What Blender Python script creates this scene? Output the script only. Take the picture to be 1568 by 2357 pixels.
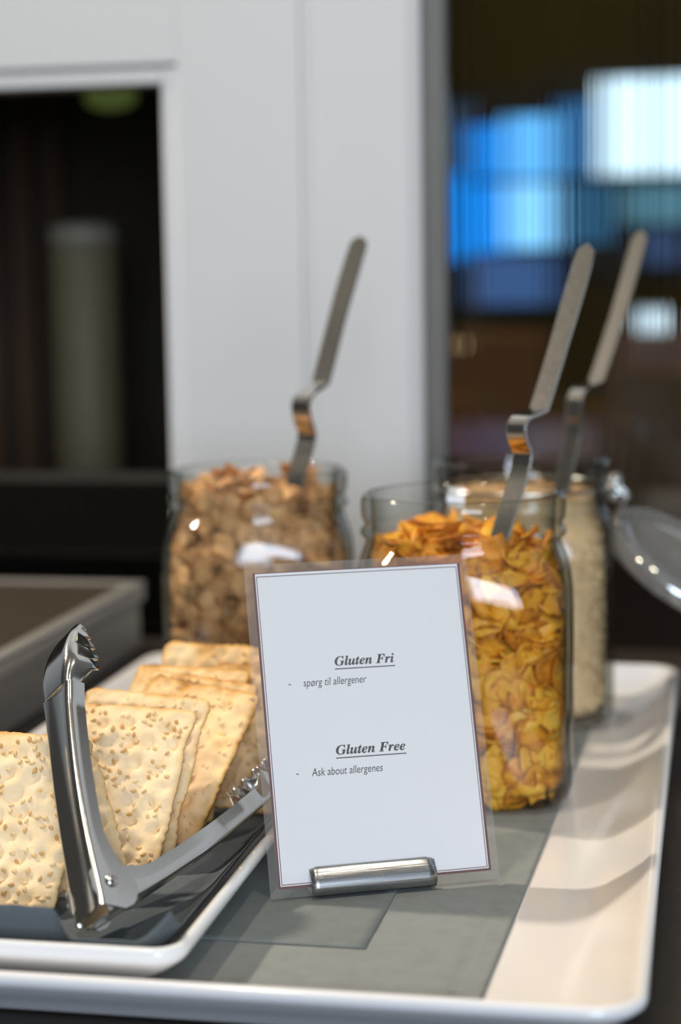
import bpy, bmesh, math, random
from mathutils import Vector, Matrix, noise

# ------------------------------------------------------------------ clean
for o in list(bpy.data.objects):
    bpy.data.objects.remove(o)
SC = bpy.context.scene
COL = SC.collection
PI = math.pi
R = math.radians

# ------------------------------------------------------------------ camera
# world: X along the back wall, Y towards the wall, Z up, counter top at z = 0
IW, IH, FPX = 1568.0, 2357.0, 4300.0
PITCH, YAW, ROLL = R(7.0), R(11.4), R(0.9)
CAM = Vector((0, 0, .296))
_f = Vector((-math.sin(YAW) * math.cos(PITCH), math.cos(YAW) * math.cos(PITCH), -math.sin(PITCH)))
_r0 = Vector((math.cos(YAW), math.sin(YAW), 0))
_u0 = _r0.cross(_f)
_r = _r0 * math.cos(ROLL) - _u0 * math.sin(ROLL)
_u = _r0 * math.sin(ROLL) + _u0 * math.cos(ROLL)
cd = bpy.data.cameras.new('camera')
cam = bpy.data.objects.new('camera', cd)
COL.objects.link(cam)
cam.matrix_world = Matrix(((_r.x, _u.x, -_f.x, CAM.x), (_r.y, _u.y, -_f.y, CAM.y), (_r.z, _u.z, -_f.z, CAM.z), (0, 0, 0, 1)))
cd.sensor_fit = 'VERTICAL'
cd.sensor_height = 36.0
cd.sensor_width = 24.0
cd.lens = FPX / IH * 36.0
cd.clip_start = .02
cd.clip_end = 60
cd.dof.use_dof = True
cd.dof.focus_distance = .865
cd.dof.aperture_fstop = 4.4
SC.camera = cam


def ray(x, y):
    return _f + _r * ((x - IW / 2) / FPX) - _u * ((y - IH / 2) / FPX)


def at_z(x, y, z):
    d = ray(x, y)
    return CAM + d * ((z - CAM.z) / d.z)


def at_y(x, y, Y):
    d = ray(x, y)
    return CAM + d * (Y / d.y)


def at_plane(x, y, p, n):
    d = ray(x, y)
    return CAM + d * ((p - CAM).dot(n) / d.dot(n))


def to_px(p):
    d = Vector(p) - CAM
    z = d.dot(_f)
    return IW / 2 + FPX * d.dot(_r) / z, IH / 2 - FPX * d.dot(_u) / z


# ------------------------------------------------------------------ world, lights, exposure
w = bpy.data.worlds.new('world')
SC.world = w
w.use_nodes = True
w.node_tree.nodes['Background'].inputs[0].default_value = (.9, .92, 1, 1)
w.node_tree.nodes['Background'].inputs[1].default_value = 0.0
SC.view_settings.view_transform = 'Standard'
SC.view_settings.look = 'None'
SC.view_settings.gamma = 1.0
SC.view_settings.exposure = 0.0
SC.view_settings.use_curve_mapping = False
SC.cycles.transparent_max_bounces = 40
SC.cycles.max_bounces = 14
SC.cycles.transmission_bounces = 12
SC.cycles.glossy_bounces = 5
SC.cycles.diffuse_bounces = 4
SC.cycles.sample_clamp_indirect = 6.0
SC.cycles.caustics_reflective = False
SC.cycles.use_denoising = True


def area(name, loc, target, sx, sy, power, col):
    l = bpy.data.lights.new(name, 'AREA')
    l.shape = 'RECTANGLE'
    l.size, l.size_y = sx, sy
    l.energy = power
    l.color = col
    o = bpy.data.objects.new(name, l)
    COL.objects.link(o)
    o.location = loc
    o.rotation_euler = (Vector(target) - Vector(loc)).to_track_quat('-Z', 'Y').to_euler()
    return o


# daylight windows in the wall behind and beside the photographer, warm ceiling spots over the buffet
area('daylight_window_offscreen', (1.10, -2.97, .90), (1.10, 1.0, .90), 1.7, 1.5, 140, (.70, .83, 1.0))
kl = bpy.data.lights.new('ceiling_spot_offscreen', 'SPOT')
kl.energy, kl.color, kl.shadow_soft_size = 195, (1.0, .86, .68), .06
kl.spot_size, kl.spot_blend = R(36), .45
ko = bpy.data.objects.new('ceiling_spot_offscreen', kl)
COL.objects.link(ko)
ko.location = (-1.86, 1.39, 1.78)
ko.rotation_euler = (Vector((-.15, .93, .02)) - ko.location).to_track_quat('-Z', 'Y').to_euler()
area('ceiling_spot_offscreen', (-.60, .35, 1.82), (-.25, .95, .05), .10, .10, 10.0, (1.0, .86, .68))
area('ceiling_spot_offscreen', (.35, .60, 1.82), (-.10, 1.0, .05), .10, .10, 5.6, (1.0, .87, .70))

# ------------------------------------------------------------------ helpers


def link(o, parent=None):
    COL.objects.link(o)
    if parent is not None:
        o.parent = parent
    return o


def mesh_obj(name, verts, faces, mat=None, parent=None, smooth=False):
    m = bpy.data.meshes.new(name)
    m.from_pydata([tuple(v) for v in verts], [], faces)
    m.update()
    if smooth:
        m.polygons.foreach_set('use_smooth', [True] * len(m.polygons))
    if mat:
        m.materials.append(mat)
    return link(bpy.data.objects.new(name, m), parent)


def bm_obj(name, bm, mat=None, parent=None, smooth=False):
    m = bpy.data.meshes.new(name)
    bmesh.ops.recalc_face_normals(bm, faces=bm.faces)
    bm.to_mesh(m)
    bm.free()
    if smooth:
        m.polygons.foreach_set('use_smooth', [True] * len(m.polygons))
    if mat:
        m.materials.append(mat)
    return link(bpy.data.objects.new(name, m), parent)


def box_bm(bm, x0, x1, y0, y1, z0, z1, bevel=0, seg=2):
    r = bmesh.ops.create_cube(bm, size=1.0)
    vs = r['verts']
    bmesh.ops.scale(bm, vec=(x1 - x0, y1 - y0, z1 - z0), verts=vs)
    bmesh.ops.translate(bm, vec=((x0 + x1) / 2, (y0 + y1) / 2, (z0 + z1) / 2), verts=vs)
    if bevel:
        es = list({e for v in vs for e in v.link_edges})
        bmesh.ops.bevel(bm, geom=es, offset=bevel, segments=seg, affect='EDGES', profile=.5)


def box(name, x0, x1, y0, y1, z0, z1, mat, parent=None, bevel=0):
    bm = bmesh.new()
    box_bm(bm, x0, x1, y0, y1, z0, z1, bevel)
    return bm_obj(name, bm, mat, parent, False)


def empty(name, loc=(0, 0, 0)):
    o = bpy.data.objects.new(name, None)
    o.empty_display_size = .02
    o.location = loc
    return link(o)


def tag(o, label=None, cat=None, group=None, kind=None):
    if label:
        o['label'] = label
    if cat:
        o['category'] = cat
    if group:
        o['group'] = group
    if kind:
        o['kind'] = kind
    return o


def structure(o, label):
    o['kind'] = 'structure'
    o['label'] = label
    return o


def loft(rings, closed=True, cap0=False, cap1=False):
    n = len(rings[0])
    vs, fs = [], []
    for r_ in rings:
        vs += r_
    for i in range(len(rings) - 1):
        for j in range(n if closed else n - 1):
            a, b = i * n + j, i * n + (j + 1) % n
            fs.append((a, b, b + n, a + n))
    if cap0:
        fs.append(tuple(reversed(range(n))))
    if cap1:
        fs.append(tuple(range((len(rings) - 1) * n, len(rings) * n)))
    return vs, fs


# ------------------------------------------------------------------ materials


def new_mat(name):
    m = bpy.data.materials.new(name)
    m.use_nodes = True
    nt = m.node_tree
    return m, nt, nt.nodes, nt.links, nt.nodes['Principled BSDF']


def plain(name, col, rough=.5, metal=0.0, spec=.5, noise_amt=0.0, noise_scale=40, bump=0.0, bump_scale=200, coat=0.0):
    m, nt, N, L, p = new_mat(name)
    p.inputs['Base Color'].default_value = (*col, 1)
    p.inputs['Roughness'].default_value = rough
    p.inputs['Metallic'].default_value = metal
    p.inputs['Specular IOR Level'].default_value = spec
    p.inputs['Coat Weight'].default_value = coat
    p.inputs['Coat Roughness'].default_value = .05
    tc = N.new('ShaderNodeTexCoord')
    if noise_amt:
        nz = N.new('ShaderNodeTexNoise')
        nz.inputs['Scale'].default_value = noise_scale
        nz.inputs['Detail'].default_value = 6
        L.new(tc.outputs['Object'], nz.inputs['Vector'])
        mx = N.new('ShaderNodeMix')
        mx.data_type = 'RGBA'
        mx.inputs[6].default_value = (*[c * (1 - noise_amt) for c in col], 1)
        mx.inputs[7].default_value = (*[min(1, c * (1 + noise_amt)) for c in col], 1)
        L.new(nz.outputs['Fac'], mx.inputs[0])
        L.new(mx.outputs[2], p.inputs['Base Color'])
    if bump:
        nb = N.new('ShaderNodeTexNoise')
        nb.inputs['Scale'].default_value = bump_scale
        nb.inputs['Detail'].default_value = 4
        L.new(tc.outputs['Object'], nb.inputs['Vector'])
        b = N.new('ShaderNodeBump')
        b.inputs['Strength'].default_value = bump
        b.inputs['Distance'].default_value = .001
        L.new(nb.outputs['Fac'], b.inputs['Height'])
        L.new(b.outputs[0], p.inputs['Normal'])
    return m


def emit(name, col, strength):
    m, nt, N, L, p = new_mat(name)
    N.remove(p)
    e = N.new('ShaderNodeEmission')
    e.inputs[0].default_value = (*col, 1)
    e.inputs[1].default_value = strength
    L.new(e.outputs[0], N['Material Output'].inputs[0])
    return m


def thin_glass(name, edge=(.50, .53, .47), centre=(.985, .99, .98), power=3.0, refl=1.0, f0=.04, milk=0.0, rough=.0):
    """thin clear glass: passes light straight through, tinted where it is crossed obliquely, Schlick reflection"""
    m, nt, N, L, p = new_mat(name)
    N.remove(p)
    lw = N.new('ShaderNodeLayerWeight')
    lw.inputs['Blend'].default_value = .5
    pw = N.new('ShaderNodeMath')
    pw.operation = 'POWER'
    pw.inputs[1].default_value = power
    L.new(lw.outputs['Facing'], pw.inputs[0])
    mx = N.new('ShaderNodeMix')
    mx.data_type = 'RGBA'
    mx.inputs[6].default_value = (*centre, 1)
    mx.inputs[7].default_value = (*edge, 1)
    L.new(pw.outputs[0], mx.inputs[0])
    tr = N.new('ShaderNodeBsdfTransparent')
    L.new(mx.outputs[2], tr.inputs[0])
    gl = N.new('ShaderNodeBsdfGlossy')
    gl.inputs['Roughness'].default_value = rough
    p5 = N.new('ShaderNodeMath')
    p5.operation = 'POWER'
    p5.inputs[1].default_value = 5.0
    L.new(lw.outputs['Facing'], p5.inputs[0])
    ma = N.new('ShaderNodeMath')
    ma.operation = 'MULTIPLY_ADD'
    ma.inputs[1].default_value = (1 - f0) * refl
    ma.inputs[2].default_value = f0 * refl
    L.new(p5.outputs[0], ma.inputs[0])
    ms = N.new('ShaderNodeMixShader')
    L.new(ma.outputs[0], ms.inputs[0])
    L.new(tr.outputs[0], ms.inputs[1])
    L.new(gl.outputs[0], ms.inputs[2])
    out = ms
    if milk:
        df = N.new('ShaderNodeBsdfDiffuse')
        df.inputs[0].default_value = (.9, .88, .85, 1)
        ms2 = N.new('ShaderNodeMixShader')
        ms2.inputs[0].default_value = milk
        L.new(ms.outputs[0], ms2.inputs[1])
        L.new(df.outputs[0], ms2.inputs[2])
        out = ms2
    L.new(out.outputs[0], N['Material Output'].inputs[0])
    return m


def steel(name, col=(.62, .62, .60), rough=.16, brush=0.0, axis=(1, 60, 60)):
    m, nt, N, L, p = new_mat(name)
    p.inputs['Base Color'].default_value = (*col, 1)
    p.inputs['Metallic'].default_value = 1
    p.inputs['Roughness'].default_value = rough
    tc = N.new('ShaderNodeTexCoord')
    mp = N.new('ShaderNodeMapping')
    mp.inputs['Scale'].default_value = axis
    nz = N.new('ShaderNodeTexNoise')
    nz.inputs['Scale'].default_value = 30
    nz.inputs['Detail'].default_value = 5
    L.new(tc.outputs['Object'], mp.inputs['Vector'])
    L.new(mp.outputs[0], nz.inputs['Vector'])
    mr = N.new('ShaderNodeMapRange')
    mr.inputs[3].default_value = max(.02, rough - .06)
    mr.inputs[4].default_value = rough + .08
    L.new(nz.outputs['Fac'], mr.inputs[0])
    L.new(mr.outputs[0], p.inputs['Roughness'])
    if brush:
        b = N.new('ShaderNodeBump')
        b.inputs['Strength'].default_value = brush
        b.inputs['Distance'].default_value = .0004
        L.new(nz.outputs['Fac'], b.inputs['Height'])
        L.new(b.outputs[0], p.inputs['Normal'])
    return m


def attr_mix(name, cols, rough=.7, attr='toast', noise_scale=300, noise_amt=.25, transl=0.0, bump=.3, bump_scale=900, obj_var=0.0):
    """colour ramp driven by a per-vertex attribute plus noise (baked crust tones)"""
    m, nt, N, L, p = new_mat(name)
    a = N.new('ShaderNodeAttribute')
    a.attribute_name = attr
    tc = N.new('ShaderNodeTexCoord')
    nz = N.new('ShaderNodeTexNoise')
    nz.inputs['Scale'].default_value = noise_scale
    nz.inputs['Detail'].default_value = 5
    L.new(tc.outputs['Object'], nz.inputs['Vector'])
    s = N.new('ShaderNodeMath')
    s.operation = 'SUBTRACT'
    s.inputs[1].default_value = .5
    L.new(nz.outputs['Fac'], s.inputs[0])
    ma = N.new('ShaderNodeMath')
    ma.operation = 'MULTIPLY_ADD'
    ma.inputs[1].default_value = noise_amt * 2
    L.new(s.outputs[0], ma.inputs[0])
    L.new(a.outputs['Fac'], ma.inputs[2])
    src = ma
    if obj_var:
        oi = N.new('ShaderNodeObjectInfo')
        mv = N.new('ShaderNodeMath')
        mv.operation = 'MULTIPLY_ADD'
        mv.inputs[1].default_value = obj_var
        L.new(oi.outputs['Random'], mv.inputs[0])
        L.new(ma.outputs[0], mv.inputs[2])
        src = mv
    cr = N.new('ShaderNodeValToRGB')
    el = cr.color_ramp.elements
    for i, (pos, c) in enumerate(cols):
        e = el[i] if i < 2 else el.new(pos)
        e.position = pos
        e.color = (*c, 1)
    L.new(src.outputs[0], cr.inputs[0])
    L.new(cr.outputs[0], p.inputs['Base Color'])
    p.inputs['Roughness'].default_value = rough
    p.inputs['Specular IOR Level'].default_value = .3
    nb = N.new('ShaderNodeTexNoise')
    nb.inputs['Scale'].default_value = bump_scale
    nb.inputs['Detail'].default_value = 3
    L.new(tc.outputs['Object'], nb.inputs['Vector'])
    b = N.new('ShaderNodeBump')
    b.inputs['Strength'].default_value = bump
    b.inputs['Distance'].default_value = .0006
    L.new(nb.outputs['Fac'], b.inputs['Height'])
    L.new(b.outputs[0], p.inputs['Normal'])
    if transl:
        t = N.new('ShaderNodeBsdfTranslucent')
        L.new(cr.outputs[0], t.inputs[0])
        ms = N.new('ShaderNodeMixShader')
        ms.inputs[0].default_value = transl
        L.new(p.outputs[0], ms.inputs[1])
        L.new(t.outputs[0], ms.inputs[2])
        L.new(ms.outputs[0], N['Material Output'].inputs[0])
    return m


def napkin_mat(name, col, x_crease=None, y_dots=None):
    m, nt, N, L, p = new_mat(name)
    p.inputs['Roughness'].default_value = .9
    p.inputs['Specular IOR Level'].default_value = .15
    tc = N.new('ShaderNodeTexCoord')
    nz = N.new('ShaderNodeTexNoise')
    nz.inputs['Scale'].default_value = 120
    nz.inputs['Detail'].default_value = 8
    L.new(tc.outputs['Object'], nz.inputs['Vector'])
    mx = N.new('ShaderNodeMix')
    mx.data_type = 'RGBA'
    mx.inputs[6].default_value = (*[c * .86 for c in col], 1)
    mx.inputs[7].default_value = (*[c * 1.14 for c in col], 1)
    L.new(nz.outputs['Fac'], mx.inputs[0])
    L.new(mx.outputs[2], p.inputs['Base Color'])
    wv = N.new('ShaderNodeTexWave')
    wv.wave_type = 'BANDS'
    wv.bands_direction = 'DIAGONAL'
    wv.inputs['Scale'].default_value = 480
    wv.inputs['Distortion'].default_value = .4
    L.new(tc.outputs['Object'], wv.inputs['Vector'])
    ad = N.new('ShaderNodeMath')
    ad.operation = 'MULTIPLY_ADD'
    ad.inputs[1].default_value = .35
    L.new(wv.outputs['Fac'], ad.inputs[0])
    L.new(nz.outputs['Fac'], ad.inputs[2])
    b = N.new('ShaderNodeBump')
    b.inputs['Strength'].default_value = .35
    b.inputs['Distance'].default_value = .0004
    L.new(ad.outputs[0], b.inputs['Height'])
    L.new(b.outputs[0], p.inputs['Normal'])
    return m


AMP = .000021
M = {}
M['white'] = plain('white_paint', (.69, .685, .67), .38, noise_amt=.02, noise_scale=5, bump=.05)
M['grey_bead'] = plain('grey_glazing_bead', (.16, .155, .14), .4, noise_amt=.1)
M['porcelain'] = plain('white_porcelain', (.80, .785, .78), .16, spec=.5, noise_amt=.012, noise_scale=14, coat=.3)
M['dish'] = plain('white_glazed_dish', (.80, .80, .80), .14, spec=.5, noise_amt=.012, noise_scale=14, coat=.3)
M['counter'] = plain('dark_brown_woven_counter', (.020, .014, .010), .55, noise_amt=.6, noise_scale=260, bump=.6, bump_scale=500)
M['dark_wood'] = plain('dark_wood', (.022, .011, .006), .45, noise_amt=.5, noise_scale=6)
M['kick'] = plain('dark_stained_panel', (.012, .006, .003), .7, spec=.1, noise_amt=.5, noise_scale=9)
M['black'] = plain('black_laminate', (.002, .0018, .0015), .8, spec=.05, noise_amt=.2)
M['brown_top'] = plain('brown_grey_metal_top', (.13, .105, .078), .32, metal=.6, noise_amt=.15, noise_scale=60)
M['box_steel'] = plain('dull_steel', (.40, .385, .36), .42, metal=.55, noise_amt=.08, noise_scale=30)
M['steel'] = steel('polished_steel', (.66, .65, .63), .13)
M['spoon_steel'] = steel('spoon_steel', (.62, .60, .56), .15)
M['clip_steel'] = steel('brushed_steel', (.40, .41, .42), .26, .25, (1, 40, 40))
M['wire'] = steel('wire_steel', (.6, .6, .58), .2)
M['glass'] = thin_glass('jar_glass', edge=(.22, .25, .20), power=2.8, f0=.03)
M['lid_glass'] = thin_glass('lid_glass', edge=(.55, .55, .5), centre=(.82, .82, .80), power=1.2, f0=.30, rough=.04, milk=.13)
M['pane'] = thin_glass('window_pane', f0=.035)
M['laminate'] = thin_glass('laminate_film', edge=(.9, .88, .86), centre=(.97, .96, .95), power=2, f0=.03, milk=.055, rough=.12)
M['paper'] = plain('white_paper', (.79, .80, .83), .75, spec=.2, noise_amt=.015, noise_scale=900)
M['border_red'] = plain('dark_red_ink', (.10, .016, .015), .6)
M['ink'] = plain('dark_ink', (.022, .024, .028), .6)
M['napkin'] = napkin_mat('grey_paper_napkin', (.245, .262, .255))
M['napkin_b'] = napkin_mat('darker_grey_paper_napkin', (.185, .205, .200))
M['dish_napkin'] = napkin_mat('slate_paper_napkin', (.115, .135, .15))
M['cracker'] = attr_mix('baked_cracker', [(0, (.90, .72, .47)), (.35, (.86, .60, .30)), (.62, (.70, .38, .11)), (1, (.24, .085, .02))], .65, noise_scale=130, noise_amt=.16)
M['seed'] = attr_mix('sesame', [(0, (.84, .62, .34)), (.45, (.74, .48, .20)), (.8, (.58, .31, .09)), (1, (.22, .10, .03))], .45, attr='none', noise_amt=.08, obj_var=.74, bump=.1)
M['corn'] = attr_mix('cornflake_crust', [(0, (.98, .66, .13)), (.4, (.96, .50, .05)), (.75, (.86, .34, .025)), (1, (.45, .13, .01))], .45, noise_scale=180, noise_amt=.34, transl=.15, obj_var=.55)
M['bran'] = attr_mix('bran_flake_crust', [(0, (.86, .57, .31)), (.4, (.76, .45, .21)), (.75, (.54, .28, .11)), (1, (.24, .11, .045))], .65, noise_scale=220, noise_amt=.3, transl=.12, obj_var=.4)
M['oats'] = attr_mix('rolled_oats_tone', [(0, (.88, .68, .43)), (.5, (.80, .57, .32)), (1, (.54, .34, .16))], .8, noise_scale=260, noise_amt=.4, transl=.15)

# ------------------------------------------------------------------ room shell
FZ, CZ = -.75, 1.85
WY = 1.50


def quad(name, pts, mat, label):
    o = mesh_obj(name, pts, [(0, 1, 2, 3)], mat)
    return structure(o, label)


m_wall = plain('warm_grey_wall', (.15, .135, .115), .8, noise_amt=.05, noise_scale=8)
m_floor = plain('brown_floor', (.10, .065, .042), .5, noise_amt=.3, noise_scale=6)
m_ceil = plain('ceiling_paint', (.45, .42, .37), .9, noise_amt=.03)
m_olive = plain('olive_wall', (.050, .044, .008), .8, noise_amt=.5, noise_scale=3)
quad('floor', [(-3, -3, FZ), (3, -3, FZ), (3, 7, FZ), (-3, 7, FZ)], m_floor, 'brown floor running under the buffet counter')
quad('ceiling', [(-3, -3, CZ), (-3, 1.49, CZ), (3, 1.49, CZ), (3, -3, CZ)], m_ceil, 'pale ceiling over the buffet')
quad('wall_front', [(-3, -3, FZ), (-3, -3, CZ), (3, -3, CZ), (3, -3, FZ)], m_wall, 'warm grey wall facing the buffet')
quad('wall_left', [(-3, -3, FZ), (-3, 1.49, FZ), (-3, 1.49, CZ), (-3, -3, CZ)], m_wall, 'warm grey side wall')
quad('wall_right', [(3, -3, FZ), (3, -3, CZ), (3, 1.49, CZ), (3, 1.49, FZ)], m_wall, 'warm grey side wall beyond the buffet')

# white framed glass door on the left
d1 = structure(empty('door_1', (-.45, WY, FZ)), 'white framed door with dark glass behind the buffet')


def at0(o, parent):
    """keep world placement of a mesh built in world coordinates"""
    o.parent = parent
    o.matrix_parent_inverse = Matrix.Translation(parent.location).inverted()
    return o


at0(box('stile', -.4335, -.331, WY, WY + .045, FZ, 1.30, M['white'], None, .0012), d1)
at0(box('top_rail', -1.20, -.4336, WY, WY + .045, .4757, 1.30, M['white'], None, .0012), d1)
at0(box('stile', -1.32, -1.2001, WY, WY + .045, FZ, 1.30, M['white'], None, .0012), d1)
# flat mouldings round the glass, the upper one set off by a groove
at0(box('moulding', -.4480, -.4337, WY + .0025, WY + .040, FZ, .4735, M['white'], None, .0022), d1)
at0(box('moulding', -1.20, -.4482, WY + .0025, WY + .040, .4600, .4720, M['white'], None, .0022), d1)
at0(box('groove', -1.20, -.4482, WY + .014, WY + .040, .4722, .4755, M['white']), d1)
at0(box('glass_pane', -1.20, -.4484, WY + .026, WY + .030, FZ, .4596, M['pane']), d1)
at0(box('lower_panel', -1.20, -.4486, WY + .0335, WY + .040, FZ, .128, M['black']), d1)
at0(box('glazing_bar', -1.20, -.4488, WY + .032, WY + .041, .1285, .137, plain('dull_brown_bar', (.05, .04, .028), .5)), d1)

# white frame with the reeded pane on the right
w1 = structure(empty('window_1', (-.25, WY, FZ)), 'white framed panel with vertically reeded glass behind the jars')
at0(box('stile', -.323, -.2420, WY, WY + .045, FZ, 1.30, M['white'], None, .0012), w1)
at0(mesh_obj('moulding', [(-.2419, WY + .001, FZ), (-.2335, WY + .007, FZ), (-.2335, WY + .042, FZ), (-.2419, WY + .042, FZ),
                          (-.2419, WY + .001, 1.30), (-.2335, WY + .007, 1.30), (-.2335, WY + .042, 1.30), (-.2419, WY + .042, 1.30)],
                  [(0, 1, 5, 4), (1, 2, 6, 5), (2, 3, 7, 6), (3, 0, 4, 7), (0, 3, 2, 1), (4, 5, 6, 7)], M['white']), w1)
at0(box('glazing_bead', -.2334, -.2160, WY + .018, WY + .042, FZ, 1.30, M['grey_bead'], None, .002), w1)
at0(box('glazing_bead', .560, .575, WY + .018, WY + .042, FZ, 1.30, M['grey_bead'], None, .002), w1)
at0(box('stile', .5752, .66, WY, WY + .045, FZ, 1.30, M['white'], None, .0012), w1)
at0(box('top_rail', -.2159, .5598, WY, WY + .045, 1.0, 1.30, M['white'], None, .0012), w1)
at0(box('lower_panel', -.2158, .5598, WY + .012, WY + .0272, FZ, .072, M['kick'], None, .002), w1)


def reeded(x0, x1, z0, z1, y):
    """vertically reeded pane: the room side is flat, the far side carries shallow uneven ribs"""
    xs, d = [], []
    x, ph, cur, step, nz = x0, 0.0, .0046, .00058, 48
    while x < x1:
        xs.append(x)
        ph += step / cur * 2 * PI
        cur = .0050 * (1 + .45 * noise.noise(Vector((x * 45, 3.1, 0))))
        d.append(AMP * (1 + .8 * noise.noise(Vector((x * 90, 9, 0)))) * math.cos(ph))
        x += step
    n = len(xs)
    vs, fs = [], []
    for j in range(nz + 1):
        z = z0 + (z1 - z0) * j / nz
        vs += [(xs[i], y + .0022 + d[i], z) for i in range(n)]
    for j in range(nz):
        for i in range(n - 1):
            a = j * n + i
            fs.append((a + 1, a, a + n, a + n + 1))
    b = len(vs)
    vs += [(xs[0], y - .0022, z0), (xs[-1], y - .0022, z0), (xs[-1], y - .0022, z1), (xs[0], y - .0022, z1)]
    fs.append((b, b + 1, b + 2, b + 3))
    fs.append(tuple([b + 1, b] + list(range(n))))
    fs.append(tuple([b + 3, b + 2] + [nz * n + i for i in range(n - 1, -1, -1)]))
    fs.append(tuple([b, b + 3] + [j * n for j in range(nz, -1, -1)]))
    fs.append(tuple([b + 2, b + 1] + [j * n + n - 1 for j in range(nz + 1)]))
    m, nt, N, L, p = new_mat('reeded_glass')
    N.remove(p)
    g = N.new('ShaderNodeBsdfGlass')
    g.inputs['IOR'].default_value = 1.45
    g.inputs['Roughness'].default_value = 0
    g.inputs[0].default_value = (.96, .98, .97, 1)
    L.new(g.outputs[0], N['Material Output'].inputs[0])
    o = mesh_obj('reeded_pane', vs, fs, m)
    for pl in o.data.polygons:
        pl.use_smooth = pl.normal.y > .5
    return o


at0(reeded(-.2155, .5595, .0455, .9995, WY + .030), w1)
# masonry around the glazed front
m_above = plain('white_plaster', (.62, .62, .60), .7, noise_amt=.02)
structure(box('wall_back', -3, 3, WY, WY + .09, 1.3005, CZ, m_above), 'white wall above the glazed doors')
structure(box('wall_back', -3, -1.3205, WY, WY + .09, FZ, 1.30, m_above), 'white wall beside the dark glass door')
structure(box('wall_back', .6605, 3, WY, WY + .09, FZ, 1.30, m_above), 'white wall beside the reeded glass panel')
structure(box('wall_jamb', -.3308, -.3232, WY + .0070, WY + .045, FZ, 1.30, M['white']), 'narrow recessed gap between the two white frames')

# ------------------------------------------------------------------ behind the left glass: dark cupboard
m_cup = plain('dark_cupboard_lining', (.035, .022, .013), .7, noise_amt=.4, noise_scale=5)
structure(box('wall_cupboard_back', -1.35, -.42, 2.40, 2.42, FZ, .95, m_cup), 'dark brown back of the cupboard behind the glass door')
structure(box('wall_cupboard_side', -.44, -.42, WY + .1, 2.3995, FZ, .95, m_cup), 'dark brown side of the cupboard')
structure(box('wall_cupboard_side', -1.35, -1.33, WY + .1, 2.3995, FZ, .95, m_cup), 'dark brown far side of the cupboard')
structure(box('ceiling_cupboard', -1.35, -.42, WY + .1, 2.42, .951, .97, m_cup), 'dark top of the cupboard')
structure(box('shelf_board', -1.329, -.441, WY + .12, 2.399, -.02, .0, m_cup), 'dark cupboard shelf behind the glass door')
m_board = plain('red_brown_board', (.085, .035, .012), .6, noise_amt=.5, noise_scale=9)
for i, x in enumerate((-1.02, -.965, -.915, -.872)):
    o = box('upright_board', x, x + .030, 2.36, 2.38, .0005, .62 - .02 * (i % 2), m_board, None, .002)
    tag(o, 'narrow red-brown upright board inside the dark glass cupboard', 'board', 'red-brown boards in the cupboard')
# tall beige canister with a pale cap
cn = empty('storage_canister', (-.690, 2.0, .0005))
prof = [(0, .0), (0, .036), (.004, .038), (.335, .038), (.338, .036), (.338, .0)]
rings = [[(r_ * math.cos(2 * PI * k / 32), r_ * math.sin(2 * PI * k / 32), z) for k in range(32)] for z, r_ in prof]
v_, f_ = loft(rings)
mesh_obj('canister_body', v_, f_, plain('khaki_canister', (.20, .155, .085), .6, noise_amt=.15, noise_scale=20), cn, True)
prof = [(.3385, .0), (.3385, .039), (.352, .0395), (.362, .037), (.366, .028), (.367, .0)]
rings = [[(r_ * math.cos(2 * PI * k / 32), r_ * math.sin(2 * PI * k / 32), z) for k in range(32)] for z, r_ in prof]
v_, f_ = loft(rings)
mesh_obj('cap', v_, f_, plain('pale_cap', (.30, .25, .19), .5), cn, True)
tag(cn, 'tall khaki canister with pale cap inside the dark glass cupboard', 'canister')
g_ = empty('green_reflection', (-.735, 2.25, .95))  # imitates a green sign reflected in the glass; rod and ball are made up
bm = bmesh.new()
box_bm(bm, -.004, .004, -.004, .004, -.405, -.0005)
bm_obj('drop_rod', bm, M['black'], g_)
bm = bmesh.new()
bmesh.ops.create_uvsphere(bm, u_segments=20, v_segments=12, radius=.022)
bmesh.ops.scale(bm, vec=(1.5, 1, .75), verts=bm.verts)
bmesh.ops.translate(bm, vec=(0, 0, -.422), verts=bm.verts)
bm_obj('glow_ball', bm, emit('green_glow', (.34, .48, .12), .15), g_, True)
tag(g_, 'dim green glow imitating a reflection in the dark glass door', 'lamp')

# ------------------------------------------------------------------ behind the reeded glass: dim room with bright windows
BY = 6.0
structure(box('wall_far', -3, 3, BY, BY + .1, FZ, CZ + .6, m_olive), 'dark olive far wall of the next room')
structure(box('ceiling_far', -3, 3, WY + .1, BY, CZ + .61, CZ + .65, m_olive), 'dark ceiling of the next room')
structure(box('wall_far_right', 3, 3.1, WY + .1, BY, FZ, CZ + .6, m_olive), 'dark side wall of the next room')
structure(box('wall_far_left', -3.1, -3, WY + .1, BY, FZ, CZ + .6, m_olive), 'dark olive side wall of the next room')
m_fr = plain('dark_window_frame', (.010, .012, .008), .5)


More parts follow.
